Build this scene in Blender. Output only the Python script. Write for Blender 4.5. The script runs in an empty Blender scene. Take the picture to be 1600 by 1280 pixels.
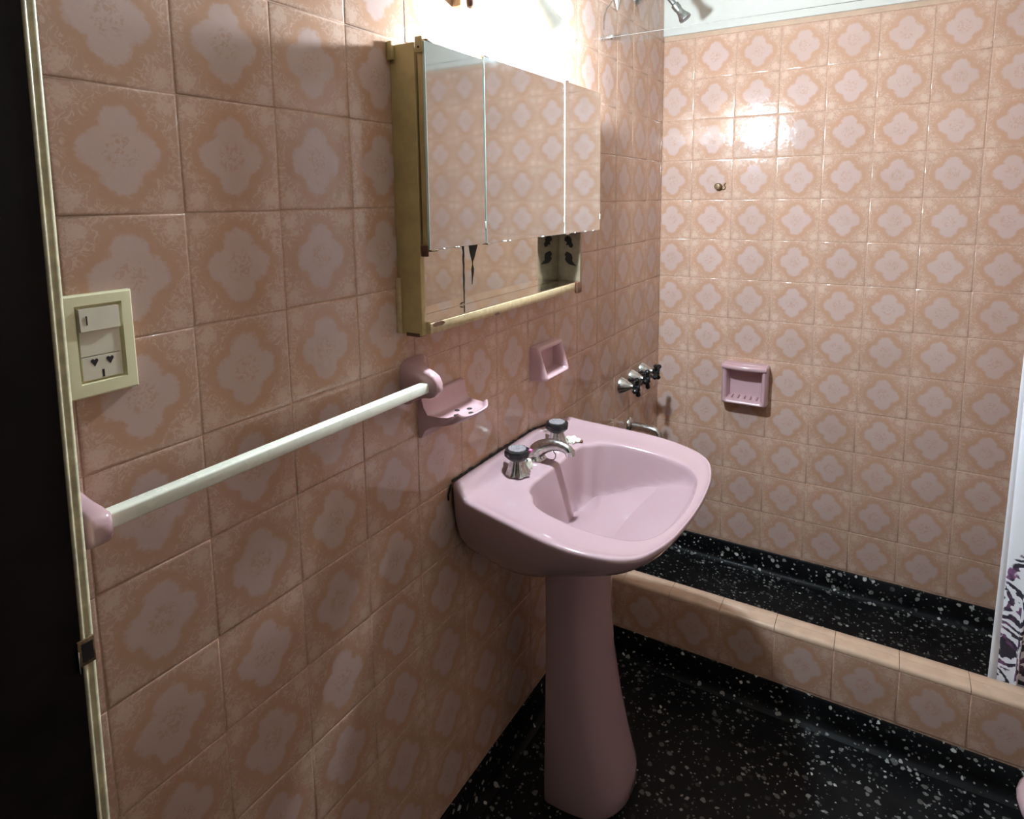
import bpy, bmesh, math, random
from mathutils import Matrix, Vector
random.seed(7)
S = bpy.context.scene
COL = S.collection

# ------------------------------------------------------------------ camera
cam_d = bpy.data.cameras.new('camera')
cam = bpy.data.objects.new('camera', cam_d); COL.objects.link(cam)
cam.matrix_world = Matrix(((0.85710506, -0.05768574, 0.51190163, 0.784983),
                           (0.51499856, 0.11937275, -0.8488384, -0.491190),
                           (-0.01214123, 0.99117229, 0.13202306, 1.453867),
                           (0, 0, 0, 1)))
cam_d.sensor_fit = 'HORIZONTAL'; cam_d.sensor_width = 36.0
cam_d.lens = 36.0 * 989.05 / 1600.0
cam_d.shift_x = 4.43 / 1600.0
cam_d.shift_y = -197.9 / 1600.0
cam_d.clip_start = 0.02
S.camera = cam

# ------------------------------------------------------------------ world, light level
w = bpy.data.worlds.new('world'); S.world = w; w.use_nodes = True
w.node_tree.nodes['Background'].inputs[0].default_value = (0.9, 0.95, 1.0, 1)
w.node_tree.nodes['Background'].inputs[1].default_value = 0.002
BULB = 2420.0            # emission strength of the bare bulb (the only lamp of the room)
S.view_settings.view_transform = 'Standard'
S.view_settings.look = 'None'
S.view_settings.gamma = 1.0
S.view_settings.use_curve_mapping = False
S.view_settings.exposure = 0.0

# ------------------------------------------------------------------ dimensions (metres)
T = 0.15                 # tile pitch
Z0 = 1.59                # a joint row height
YC = 1.984               # back wall
XO = 0.1185              # first full joint on the back wall
XR = 2.00                # right wall
ZC = 2.36                # ceiling
YK0, YK1 = 1.285, 1.357  # shower kerb
ZS = 0.086               # skirting height

# ------------------------------------------------------------------ material helpers
class NT:
    def __init__(s, name):
        s.m = bpy.data.materials.new(name); s.m.use_nodes = True
        s.t = s.m.node_tree; s.b = s.t.nodes['Principled BSDF']
    def n(s, typ, *ins, **kw):
        nd = s.t.nodes.new(typ)
        for k, v in kw.items():
            setattr(nd, k, v)
        for i, v in enumerate(ins):
            s.put(nd.inputs[i], v)
        return nd
    def put(s, sock, v):
        if v is None: return
        if hasattr(v, 'outputs'): v = v.outputs[0]
        if isinstance(v, bpy.types.NodeSocket): s.t.links.new(v, sock)
        else: sock.default_value = v
    def math(s, op, a, b=None, c=None):
        nd = s.t.nodes.new('ShaderNodeMath'); nd.operation = op
        for i, v in enumerate((a, b, c)):
            if v is not None: s.put(nd.inputs[i], v)
        return nd.outputs[0]
    def mapr(s, v, a, b, c=0.0, d=1.0, smooth=True):
        nd = s.t.nodes.new('ShaderNodeMapRange')
        nd.interpolation_type = 'SMOOTHSTEP' if smooth else 'LINEAR'
        for i, q in enumerate((v, a, b, c, d)): s.put(nd.inputs[i], q)
        return nd.outputs[0]
    def mix(s, f, a, b):
        nd = s.t.nodes.new('ShaderNodeMix'); nd.data_type = 'RGBA'
        s.put(nd.inputs[0], f)
        for sock, q in ((nd.inputs[6], a), (nd.inputs[7], b)):
            if isinstance(q, tuple) and len(q) == 3: q = q + (1,)
            s.put(sock, q)
        return nd.outputs[2]
    def noise(s, vec, scale, detail=2.0, rough=0.5, dist=0.0):
        nd = s.t.nodes.new('ShaderNodeTexNoise')
        if vec is not None: s.put(nd.inputs['Vector'], vec)
        nd.inputs['Scale'].default_value = scale; nd.inputs['Detail'].default_value = detail
        nd.inputs['Roughness'].default_value = rough; nd.inputs['Distortion'].default_value = dist
        return nd
    def base(s, v):
        if isinstance(v, tuple) and len(v) == 3: v = v + (1,)
        s.put(s.b.inputs['Base Color'], v)
    def rough(s, v): s.put(s.b.inputs['Roughness'], v)
    def bump(s, h, strength, dist=0.001):
        nd = s.t.nodes.new('ShaderNodeBump'); nd.inputs['Strength'].default_value = strength
        nd.inputs['Distance'].default_value = dist
        s.put(nd.inputs['Height'], h); s.t.links.new(nd.outputs[0], s.b.inputs['Normal'])
    def obj(s):
        return s.n('ShaderNodeTexCoord').outputs['Object']
    def geo(s):
        return s.n('ShaderNodeNewGeometry').outputs['Position']

def plain(name, col, rough=0.5, metal=0.0, var=0.08, scale=30.0, bump=0.0, coat=0.0):
    k = NT(name); g = k.geo()
    nz = k.noise(g, scale, 4.0, 0.6)
    f = k.mapr(nz.outputs[0], 0.3, 0.7)
    k.base(k.mix(f, tuple(c * (1 - var) for c in col), tuple(min(1, c * (1 + var)) for c in col)))
    k.rough(k.mapr(nz.outputs[0], 0.2, 0.8, rough * 0.85, min(1, rough * 1.15)))
    k.b.inputs['Metallic'].default_value = metal
    if coat: k.b.inputs['Coat Weight'].default_value = coat
    if bump: k.bump(nz.outputs[0], bump)
    return k.m

def tile_material():
    k = NT('glazed_pink_tile')
    uv = k.n('ShaderNodeUVMap'); uv.uv_map = 'UVMap'
    rnd = k.n('ShaderNodeObjectInfo').outputs['Random']
    sep = k.n('ShaderNodeSeparateXYZ', uv.outputs[0])
    off = k.n('ShaderNodeCombineXYZ', sep.outputs[0], sep.outputs[1], k.math('MULTIPLY', rnd, 0.6))
    n1 = k.noise(off, 14.0, 4.0, 0.65)
    nf = k.noise(off, 22.0, 3.0, 0.6, 1.2)
    nl = k.noise(off, 8.5, 2.0, 0.55, 1.6)
    x = k.math('SUBTRACT', sep.outputs[0], 0.5); y = k.math('SUBTRACT', sep.outputs[1], 0.5)
    r = k.math('SQRT', k.math('ADD', k.math('MULTIPLY', x, x), k.math('MULTIPLY', y, y)))
    px = k.math('ABSOLUTE', x); py = k.math('ABSOLUTE', y)
    def circ(cx, cy, rad):
        a = k.math('SUBTRACT', px, cx); b = k.math('SUBTRACT', py, cy)
        return k.math('SUBTRACT', k.math('SQRT', k.math('ADD', k.math('MULTIPLY', a, a), k.math('MULTIPLY', b, b))), rad)
    d = k.math('SMOOTH_MIN', circ(0.170, 0.0, 0.145), circ(0.0, 0.195, 0.150), 0.05)
    d = k.math('SMOOTH_MIN', d, circ(0.0, 0.0, 0.243), 0.03)
    d = k.math('ADD', d, k.math('MULTIPLY', k.math('ADD', k.math('SUBTRACT', n1.outputs[0], 0.5), k.math('MULTIPLY', k.math('SUBTRACT', nf.outputs[0], 0.5), 0.5)), 0.13))
    med = k.mapr(d, 0.026, -0.026)
    # pale fringe just outside, darker band, then lacy ornament towards the corners
    lace_zone = k.mapr(d, 0.06, 0.13)
    band = k.math('MULTIPLY', k.mapr(d, -0.01, 0.03), k.mapr(d, 0.22, 0.05))
    lace = k.math('MULTIPLY', lace_zone, k.mapr(k.math('ABSOLUTE', k.math('SUBTRACT', nl.outputs[0], 0.5)), 0.050, 0.018))
    ax = k.math('SUBTRACT', k.math('ABSOLUTE', x), 0.385); ay = k.math('SUBTRACT', k.math('ABSOLUTE', y), 0.385)
    dc = k.math('SQRT', k.math('ADD', k.math('MULTIPLY', ax, ax), k.math('MULTIPLY', ay, ay)))
    dc = k.math('ADD', dc, k.math('MULTIPLY', k.math('SUBTRACT', nf.outputs[0], 0.5), 0.22))
    flower = k.mapr(dc, 0.095, 0.055)
    sprig = k.math('MAXIMUM', k.math('MULTIPLY', lace, 0.75), k.math('MULTIPLY', flower, 0.9))
    ros = k.math('MULTIPLY', k.mapr(r, 0.17, 0.10), k.mapr(nf.outputs[0], 0.47, 0.60))
    C0 = (0.505, 0.310, 0.225); C1 = (0.53, 0.372, 0.325); C2 = (0.615, 0.425, 0.33); C3 = (0.48, 0.295, 0.225); C4 = (0.485, 0.272, 0.176)
    col = k.mix(k.math('MULTIPLY', band, 0.8), C0, C4)
    col = k.mix(sprig, col, C2)
    mott = k.noise(off, 46.0, 3.0, 0.7)
    col = k.mix(k.mapr(mott.outputs[0], 0.42, 0.66, 0.0, 0.22), col, C4)
    col = k.mix(med, col, C1)
    col = k.mix(k.math('MULTIPLY', ros, 0.9), col, C3)
    blotch = k.noise(k.geo(), 6.0, 3.0, 0.6)
    col = k.mix(k.mapr(blotch.outputs[0], 0.35, 0.75, 0.0, 0.22), col, (0.43, 0.255, 0.165))
    hs = k.n('ShaderNodeHueSaturation'); k.put(hs.inputs['Color'], col)
    k.put(hs.inputs['Value'], k.mapr(rnd, 0, 1, 0.96, 1.04, False))
    k.base(hs.outputs[0])
    k.rough(k.mapr(n1.outputs[0], 0.3, 0.7, 0.09, 0.15))
    k.b.inputs['Specular IOR Level'].default_value = 0.5
    pe = k.noise(off, 9.0, 2.0, 0.5)
    k.bump(k.math('ADD', pe.outputs[0], k.math('MULTIPLY', n1.outputs[0], 0.18)), 0.14, 0.0025)
    return k.m

def terrazzo(name):
    k = NT(name); g = k.geo()
    wob = k.noise(g, 75.0, 2.0)
    vv = k.n('ShaderNodeVectorMath', g, None, operation='ADD')
    sc = k.n('ShaderNodeVectorMath', wob.outputs[1], (0.011, 0.011, 0.011), operation='MULTIPLY')
    k.put(vv.inputs[1], sc.outputs[0])
    col = (0.0035, 0.0034, 0.0038)
    big = k.noise(g, 5.0, 4.0, 0.6)
    col = k.mix(k.mapr(big.outputs[0], 0.4, 0.75), col, (0.009, 0.0085, 0.0088))
    for scale, thr, keep, amp in ((58.0, 0.46, 0.35, 0.75), (110.0, 0.40, 0.50, 0.45), (34.0, 0.30, 0.62, 0.9)):
        vo = k.n('ShaderNodeTexVoronoi'); k.put(vo.inputs['Vector'], vv.outputs[0])
        vo.inputs['Scale'].default_value = scale
        cs = k.n('ShaderNodeSeparateColor', vo.outputs['Color'])
        size = k.math('MULTIPLY', cs.outputs[1], thr)
        inside = k.mapr(k.math('SUBTRACT', vo.outputs['Distance'], size), 0.02, -0.03)
        on = k.math('GREATER_THAN', cs.outputs[0], keep)
        a = k.math('MULTIPLY', k.math('MULTIPLY', inside, on), k.math('MULTIPLY', k.math('POWER', cs.outputs[2], 1.6), amp))
        col = k.mix(a, col, (0.72, 0.70, 0.64))
    k.base(col)
    k.rough(k.mapr(big.outputs[0], 0.3, 0.7, 0.34, 0.55))
    k.b.inputs['Specular IOR Level'].default_value = 0.12
    k.bump(wob.outputs[0], 0.08)
    return k.m

def mirror_material(name, col, rough, spots=0.0):
    k = NT(name); g = k.geo()
    nz = k.noise(g, 22.0, 5.0, 0.7)
    k.base(k.mix(k.mapr(nz.outputs[0], 0.45, 0.75), col, tuple(c * 0.95 for c in col)))
    k.b.inputs['Metallic'].default_value = 1.0
    k.rough(k.mapr(nz.outputs[0], 0.3, 0.8, rough, rough * 2.2))
    return k.m

def curtain_material():
    k = NT('printed_curtain_cloth')
    uv = k.n('ShaderNodeUVMap'); uv.uv_map = 'UVMap'
    sp = k.n('ShaderNodeSeparateXYZ', uv.outputs[0])
    nz = k.noise(uv.outputs[0], 16.0, 3.0, 0.55, 0.8)
    vv = k.n('ShaderNodeVectorMath', nz.outputs[1], (0.05, 0.05, 0.0), operation='MULTIPLY')
    ad = k.n('ShaderNodeVectorMath', uv.outputs[0], vv.outputs[0], operation='ADD')
    vo = k.n('ShaderNodeTexVoronoi'); k.put(vo.inputs['Vector'], ad.outputs[0]); vo.inputs['Scale'].default_value = 9.0
    rings = k.math('SINE', k.math('MULTIPLY', vo.outputs['Distance'], 46.0))
    nz2 = k.noise(uv.outputs[0], 34.0, 3.0, 0.6, 2.0)
    lines = k.mapr(k.math('ADD', rings, k.math('MULTIPLY', k.math('SUBTRACT', nz2.outputs[0], 0.5), 3.2)), -0.30, 0.02)
    # printed border: starts 35 mm in from the hem on the side, rises away from it
    edge = k.math('SUBTRACT', sp.outputs[0], k.math('ADD', 0.046, k.math('MULTIPLY', k.math('MAXIMUM', k.math('SUBTRACT', sp.outputs[1], 0.52), 0.0), 0.35)))
    edge = k.math('ADD', edge, k.math('MULTIPLY', k.math('SUBTRACT', nz2.outputs[0], 0.5), 0.03))
    zone = k.mapr(edge, 0.0, 0.006)
    top = k.mapr(sp.outputs[1], 0.80, 0.74)
    m = k.math('MULTIPLY', k.math('MULTIPLY', lines, zone), top)
    ink = k.mix(k.mapr(nz.outputs[0], 0.48, 0.60), (0.022, 0.014, 0.026), (0.20, 0.07, 0.17))
    k.base(k.mix(m, (0.80, 0.76, 0.78), ink))
    k.rough(0.75)
    k.b.inputs['Sheen Weight'].default_value = 0.1
    weave = k.noise(uv.outputs[0], 400.0, 1.0)
    k.bump(weave.outputs[0], 0.1, 0.0005)
    return k.m

def emit(name, col, st):
    k = NT(name)
    k.base(col)
    k.b.inputs['Emission Color'].default_value = col + (1,)
    k.b.inputs['Emission Strength'].default_value = st
    return k.m

def matte(m):
    m.node_tree.nodes['Principled BSDF'].inputs['Specular IOR Level'].default_value = 0.15
    return m

M = dict(
    tile=tile_material(),
    grout=plain('tile_grout', (0.47, 0.29, 0.20), 0.85, var=0.2, scale=60, bump=0.2),
    plaster=plain('white_plaster', (0.62, 0.60, 0.54), 0.7, var=0.03, scale=12, bump=0.05),
    ceilp=plain('ceiling_paint', (0.76, 0.72, 0.64), 0.85, var=0.03, scale=8),
    terr=terrazzo('black_terrazzo'),
    kerbcap=plain('plain_peach_glaze', (0.53, 0.36, 0.255), 0.16, var=0.06, scale=25),
    rightw=plain('peach_wall', (0.51, 0.32, 0.235), 0.3, var=0.06, scale=6),
    pink=plain('pink_ceramic', (0.395, 0.258, 0.272), 0.10, var=0.015, scale=9, coat=0.3),
    pinkd=plain('pink_ceramic_fixture', (0.54, 0.335, 0.35), 0.14, var=0.02, scale=14, coat=0.2),
    chrome=plain('worn_chrome', (0.52, 0.51, 0.49), 0.24, 1.0, var=0.25, scale=120),
    steel=plain('bright_chrome', (0.75, 0.75, 0.76), 0.15, 1.0, var=0.1, scale=80),
    black=plain('black_plastic', (0.004, 0.004, 0.0045), 0.35, var=0.2),
    cap=plain('clear_cap', (0.45, 0.44, 0.46), 0.2, 0.6, var=0.35, scale=260),
    cream=plain('yellowed_white_plastic', (0.82, 0.75, 0.48), 0.35, var=0.04, scale=20),
    ivory=plain('ivory_plastic', (0.70, 0.62, 0.49), 0.35, var=0.03, scale=30),
    bar=plain('white_enamel_bar', (0.86, 0.84, 0.70), 0.28, var=0.04, scale=18),
    trimc=plain('cream_frame_paint', (0.72, 0.64, 0.42), 0.25, var=0.2, scale=45, bump=0.15),
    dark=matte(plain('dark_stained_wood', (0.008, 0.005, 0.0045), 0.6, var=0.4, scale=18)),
    wood=plain('olive_painted_wood', (0.50, 0.36, 0.155), 0.45, var=0.12, scale=26, bump=0.1),
    woodc=plain('cream_painted_edge', (0.52, 0.38, 0.21), 0.5, var=0.16, scale=60, bump=0.15),
    brown=plain('bare_brown_wood', (0.12, 0.05, 0.025), 0.5, var=0.35, scale=70),
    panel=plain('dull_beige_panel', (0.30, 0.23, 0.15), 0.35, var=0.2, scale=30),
    ink=plain('dark_print_and_holes', (0.012, 0.008, 0.008), 0.6, var=0.2),
    mirror=mirror_material('old_mirror', (0.83, 0.87, 0.88), 0.035),
    mirrorb=mirror_material('spotted_mirror', (0.80, 0.79, 0.72), 0.03),
    stain=plain('black_desilvering', (0.02, 0.014, 0.006), 0.6, var=0.6, scale=200),
    glass=plain('green_glass_edge', (0.55, 0.68, 0.60), 0.1, var=0.03),
    curtain=curtain_material(),
    cord=plain('white_cord', (0.72, 0.72, 0.68), 0.5, var=0.05),
    wirec=plain('dull_wire', (0.16, 0.145, 0.125), 0.5, var=0.1),
    grime_and_hole=plain('black_grime_and_holes', (0.018, 0.014, 0.012), 0.9, var=0.6, scale=150),
    soap=plain('cream_soap', (0.74, 0.72, 0.58), 0.6, var=0.1, scale=160, bump=0.5),
    socket=plain('white_porcelain', (0.70, 0.68, 0.60), 0.25, var=0.04),
    shmetal=plain('grey_shower_metal', (0.30, 0.31, 0.30), 0.32, 0.9, var=0.2, scale=100),
    rust=plain('rusty_brass', (0.20, 0.13, 0.07), 0.45, 0.6, var=0.5, scale=300),
    redm=plain('pink_paint_mark', (0.80, 0.20, 0.42), 0.4, var=0.05),
    bulb=emit('lit_bulb_glass', (0.72, 0.88, 1.0), BULB),
)

# ------------------------------------------------------------------ mesh helpers
ORG = {}
def org(o): return ORG.get(o.name, Vector((0, 0, 0))) if o else Vector((0, 0, 0))

def tag(o, label=None, cat=None, group=None, kind=None):
    if label: o['label'] = label
    if cat: o['category'] = cat
    if group: o['group'] = group
    if kind: o['kind'] = kind
    return o

def thing(name, loc, label, cat, group=None):
    o = bpy.data.objects.new(name, None); COL.objects.link(o); o.location = loc
    o.empty_display_size = 0.02
    ORG[o.name] = Vector(loc)
    return tag(o, label, cat, group)

def link(name, me, mat, parent=None, at=None):
    """me is in world coordinates; the object's origin is its parent's origin or 'at'."""
    o = bpy.data.objects.new(name, me); COL.objects.link(o)
    base = org(parent) if parent else Vector(at or (0, 0, 0))
    me.transform(Matrix.Translation(-base))
    if mat: me.materials.append(M[mat] if isinstance(mat, str) else mat)
    if parent: o.parent = parent
    else: o.location = base
    ORG[o.name] = base.copy()
    return o

def bm_mesh(bm, name='m', smooth=True, angle=40):
    bmesh.ops.recalc_face_normals(bm, faces=bm.faces)
    for f in bm.faces: f.smooth = smooth
    if smooth:
        lim = math.radians(angle)
        for e in bm.edges:
            if len(e.link_faces) == 2 and e.calc_face_angle() > lim: e.smooth = False
    me = bpy.data.meshes.new(name); bm.to_mesh(me); bm.free()
    return me

def box(x0, x1, y0, y1, z0, z1, bev=0.0, seg=2, bm=None):
    own = bm is None
    if own: bm = bmesh.new()
    vs = [bm.verts.new((x, y, z)) for x in (x0, x1) for y in (y0, y1) for z in (z0, z1)]
    fs = []
    for q in ((0, 1, 3, 2), (4, 6, 7, 5), (0, 4, 5, 1), (2, 3, 7, 6), (0, 2, 6, 4), (1, 5, 7, 3)):
        fs.append(bm.faces.new([vs[i] for i in q]))
    if bev:
        es = list({e for f in fs for e in f.edges})
        bmesh.ops.bevel(bm, geom=es, offset=bev, segments=seg, affect='EDGES', profile=0.5)
    return bm

def loft(rings, cap0=True, cap1=True, closed=True, bm=None):
    bm = bm or bmesh.new()
    R = [[bm.verts.new(p) for p in r] for r in rings]
    n = len(R[0])
    for a, b in zip(R, R[1:]):
        for i in range(n if closed else n - 1):
            j = (i + 1) % n
            try: bm.faces.new((a[i], a[j], b[j], b[i]))
            except ValueError: pass
    if cap0 and closed: bm.faces.new(R[0][::-1])
    if cap1 and closed: bm.faces.new(R[-1])
    return bm

def frame_axes(d):
    d = Vector(d).normalized()
    a = Vector((0, 0, 1)) if abs(d.z) < 0.9 else Vector((1, 0, 0))
    u = a.cross(d).normalized(); v = d.cross(u)
    return d, u, v

def lathe(c, axis, prof, n=24, bm=None, scallop=0.0, lobes=0, sq=None):
    """prof: (radius, height along axis)."""
    d, u, v = frame_axes(axis); c = Vector(c)
    rings = []
    for r, h in prof:
        ring = []
        for i in range(n):
            t = 2 * math.pi * i / n
            rr = r * (1 + (scallop * math.cos(lobes * t) if lobes else 0))
            ring.append(c + d * h + u * (rr * math.cos(t)) + v * (rr * math.sin(t)))
        rings.append(ring)
    return loft(rings, bm=bm)

def tube(pts, r, n=12, bm=None):
    pts = [Vector(p) for p in pts]
    rad = r if isinstance(r, (list, tuple)) else [r] * len(pts)
    rings = []; u = None
    for i, p in enumerate(pts):
        d = (pts[min(i + 1, len(pts) - 1)] - pts[max(i - 1, 0)]).normalized()
        if u is None: _, u, v = frame_axes(d)
        u = (u - d * u.dot(d)).normalized(); v = d.cross(u)
        rings.append([p + (u * math.cos(2 * math.pi * k / n) + v * math.sin(2 * math.pi * k / n)) * rad[i] for k in range(n)])
    return loft(rings, bm=bm)

def smooth_path(P, k=6):
    P = [Vector(p) for p in P]; out = []
    for i in range(len(P) - 1):
        p0 = P[max(i - 1, 0)]; p1 = P[i]; p2 = P[i + 1]; p3 = P[min(i + 2, len(P) - 1)]
        for j in range(k):
            t = j / k
            out.append(0.5 * ((2 * p1) + (p2 - p0) * t + (2 * p0 - 5 * p1 + 4 * p2 - p3) * t * t + (3 * p1 - p0 - 3 * p2 + p3) * t ** 3))
    out.append(P[-1]); return out

# ------------------------------------------------------------------ the room shell
def struct(name, me, mat, parent=None):
    o = link(name, me, mat, parent)
    if parent is None: tag(o, kind='structure')
    return o

GR = 0.0011     # grout sits this far behind the glaze
floor = struct('floor', bm_mesh(box(-0.1, XR + 0.1, -1.2, YC + 0.1, -0.08, 0.0), smooth=False), 'terr')
tag(floor, 'black terrazzo floor with white stone chips', 'floor')
ceil = struct('ceiling', bm_mesh(box(-0.1, XR + 0.1, -0.30, YC + 0.1, ZC, ZC + 0.08), smooth=False), 'ceilp')
tag(ceil, 'plain white bathroom ceiling above the tiles', 'ceiling')
wl = struct('wall_left', bm_mesh(box(-0.12, -GR, -0.21, YC + 0.1, 0, ZC), smooth=False), 'grout')
tag(wl, 'pink patterned tile wall carrying mirror cabinet and basin', 'wall')
wb = struct('wall_back', bm_mesh(box(-0.12, XR + 0.12, YC + GR, YC + 0.12, 0, ZC), smooth=False), 'grout')
tag(wb, 'pink patterned tile wall at the back of the shower', 'wall')
struct('wall_right_bounce', bm_mesh(box(XR - 0.004, XR + 0.1, -0.2, YC, 2.05, ZC), smooth=False), 'ceilp')  # unseen white slab added to bounce lamp light onto the basin wall
tag(bpy.data.objects['wall_right_bounce'], 'unseen white band added on the right wall to bounce light', 'wall')
wr = struct('wall_right', bm_mesh(box(XR, XR + 0.12, -0.19, YC + GR, 0, ZC), smooth=False), 'rightw')
tag(wr, 'plain peach wall opposite the mirror cabinet', 'wall')
# front wall with the doorway the photographer stands in
bm = box(-0.12, -0.03, -0.33, -0.21, 0, ZC)
box(0.92, XR + 0.12, -0.33, -0.21, 0, ZC, bm=bm)
box(-0.03, 0.92, -0.33, -0.21, 2.08, ZC, bm=bm)
wf = struct('wall_front', bm_mesh(bm, smooth=False), 'ceilp')
tag(wf, 'doorway wall facing the shower', 'wall')

# tiles -------------------------------------------------------------
_tm = {}
def tile_mesh(u0, u1, v0, v1, mat='tile'):
    key = tuple(round(q, 4) for q in (u0, u1, v0, v1)) + (mat,)
    if key in _tm: return _tm[key]
    g = 0.0006
    bm = bmesh.new(); uvl = bm.loops.layers.uv.new('UVMap')
    rings = []
    for ins, z in ((0, -0.0045), (0, -0.0011), (0.0007, -0.0005), (0.0022, -0.0001), (0.0045, 0.0)):
        a, b, c, d = u0 + g + ins, u1 - g - ins, v0 + g + ins, v1 - g - ins
        rings.append([bm.verts.new(p) for p in ((a, c, z), (b, c, z), (b, d, z), (a, d, z))])
    for r0, r1 in zip(rings, rings[1:]):
        for i in range(4):
            bm.faces.new((r0[i], r0[(i + 1) % 4], r1[(i + 1) % 4], r1[i]))
    bm.faces.new(rings[-1])
    for f in bm.faces:
        f.smooth = True
        for l in f.loops: l[uvl].uv = (l.vert.co.x / T, l.vert.co.y / T)
    me = bpy.data.meshes.new('tile_%d' % len(_tm)); bm.to_mesh(me); bm.free()
    me.materials.append(M[mat])
    _tm[key] = me; return me

AX = dict(left=Matrix(((0, 0, 1), (1, 0, 0), (0, 1, 0))),     # u->+y v->+z n->+x
          back=Matrix(((1, 0, 0), (0, 0, -1), (0, 1, 0))))    # u->+x v->+z n->-y
def put_tile(parent, side, origin, cut=(0, T, 0, T), name='tile', jit=1.0, mat='tile'):
    me = tile_mesh(*cut, mat=mat)
    o = bpy.data.objects.new(name, me); COL.objects.link(o)
    c = Vector(((cut[0] + cut[1]) / 2, (cut[2] + cut[3]) / 2, 0))
    jr = Matrix.Rotation(random.gauss(0, 0.0024) * jit, 3, 'X') @ Matrix.Rotation(random.gauss(0, 0.0024) * jit, 3, 'Y')
    rot = AX[side] @ jr
    m = rot.to_4x4()
    dn = random.uniform(-0.0003, 0.0002) * jit
    m.translation = Vector(origin) + AX[side] @ (c + Vector((0, 0, dn))) - rot @ c
    o.matrix_world = m
    o.parent = parent
    return o

ROWS = [Z0 + T * m for m in range(-10, 6)]       # bottoms of the tile rows
for zb in ROWS:
    top = min(T, ZC - zb)
    if top < 0.03: continue
    put_tile(wl, 'left', (0, -0.30, zb), (T - 0.050, T, 0, top))
    for n in range(-1, 14):
        y = n * T
        u1 = min(T, YC - 0.001 - y)
        put_tile(wl, 'left', (0, y, zb), (0, u1, 0, top))
for zb in ROWS:
    if zb > 1.95: continue
    n = -1
    while XO + n * T < XR:
        x = XO + n * T
        u0 = max(0.0, 0.0015 - x); u1 = min(T, XR - x)
        if u1 - u0 > 0.01:
            put_tile(wb, 'back', (x, YC, zb), (u0, u1, 0, T))
        n += 1
# filler strip over the top tile row and the white painted wall above it
struct('trim_1', bm_mesh(box(0.0, XR, YC - 0.001, YC + 0.02, 2.0405, 2.058), smooth=False), 'kerbcap')
tag(bpy.data.objects['trim_1'], 'narrow peach strip capping the shower tiles', 'trim')
up = struct('wall_back_upper', bm_mesh(box(-0.002, XR, YC - 0.009, YC + 0.02, 2.058, ZC, 0.003), smooth=True), 'plaster')
tag(up, 'white painted wall band above the shower tiles', 'wall')

# skirtings ----------------------------------------------------------
def skirt(name, horizontal_pts, inward, label):
    """swept coved skirting along a straight line; inward = unit vector into the room"""
    a, b = [Vector(p) for p in horizontal_pts]; inn = Vector(inward)
    prof = [(-0.003, 0.0), (-0.003, ZS - 0.001), (0.0045, ZS), (0.008, ZS - 0.004), (0.0085, 0.03), (0.011, 0.015), (0.018, 0.006), (0.030, 0.0008), (0.030, 0.0)]
    r = [[p + inn * q[0] + Vector((0, 0, q[1])) for q in prof] for p in (a, b)]
    o = struct(name, bm_mesh(loft(r), angle=50), 'terr')
    return tag(o, label, 'skirting')
skirt('baseboard_left', ((0, -0.18, 0), (0, YK0, 0)), (1, 0, 0), 'black terrazzo skirting below the basin wall tiles')
skirt('baseboard_shower_left', ((0, YK1, 0), (0, YC, 0)), (1, 0, 0), 'black terrazzo skirting under the shower taps')
skirt('baseboard_back', ((0.0, YC, 0), (XR, YC, 0)), (0, -1, 0), 'black terrazzo skirting along the back of the shower tray')
skirt('baseboard_kerb', ((0.0, YK0 + 0.001, 0), (XR, YK0 + 0.001, 0)), (0, -1, 0), 'black terrazzo skirting below the kerb tiles')
skirt('baseboard_right', ((XR, -0.18, 0), (XR, YK0, 0)), (-1, 0, 0), 'black terrazzo skirting along the right wall')

# shower kerb ---------------------------------------------------------
kb = struct('shower_kerb', bm_mesh(box(0.0, XR, YK0 + GR, YK1 - 0.002, 0.0, 0.236), smooth=False), 'grout')
tag(kb, 'low tiled shower kerb crossing the floor behind the basin', 'kerb')
n = -1
while XO + n * T < XR:
    x = XO + n * T
    u0 = max(0.0, 0.0015 - x); u1 = min(T, XR - x)
    if u1 - u0 > 0.01:
        put_tile(kb, 'back', (x, YK0, Z0 - 10 * T), (u0, u1, 0.0, 0.148))
        xa, xb = x + u0 + 0.0006, x + u1 - 0.0006
        # bullnose cap with rounded front arris, and a flat strip behind it
        pr = [(YK0 - 0.0002, 0.2385), (YK0 - 0.0002, 0.2430), (YK0 + 0.0020, 0.2480), (YK0 + 0.007, 0.2510), (YK0 + 0.014, 0.2520),
              (YK0 + 0.0365, 0.2522), (YK0 + 0.0365, 0.2365)]
        zj = random.uniform(-0.0006, 0.0006)
        bm = loft([[(xx, q[0], q[1] + zj) for q in pr] for xx in (xa, xb)])
        link('bullnose_tile', bm_mesh(bm, angle=60), 'kerbcap', kb)
        pr = [(YK0 + 0.0378, 0.2365), (YK0 + 0.0378, 0.2512), (YK0 + 0.0390, 0.2522), (YK1 - 0.004, 0.2522), (YK1, 0.249), (YK1, 0.2365)]
        bm = loft([[(xx, q[0], q[1] + zj * 0.5) for q in pr] for xx in (xa, xb)])
        link('strip_tile', bm_mesh(bm, angle=60), 'kerbcap', kb)
    n += 1

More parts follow.
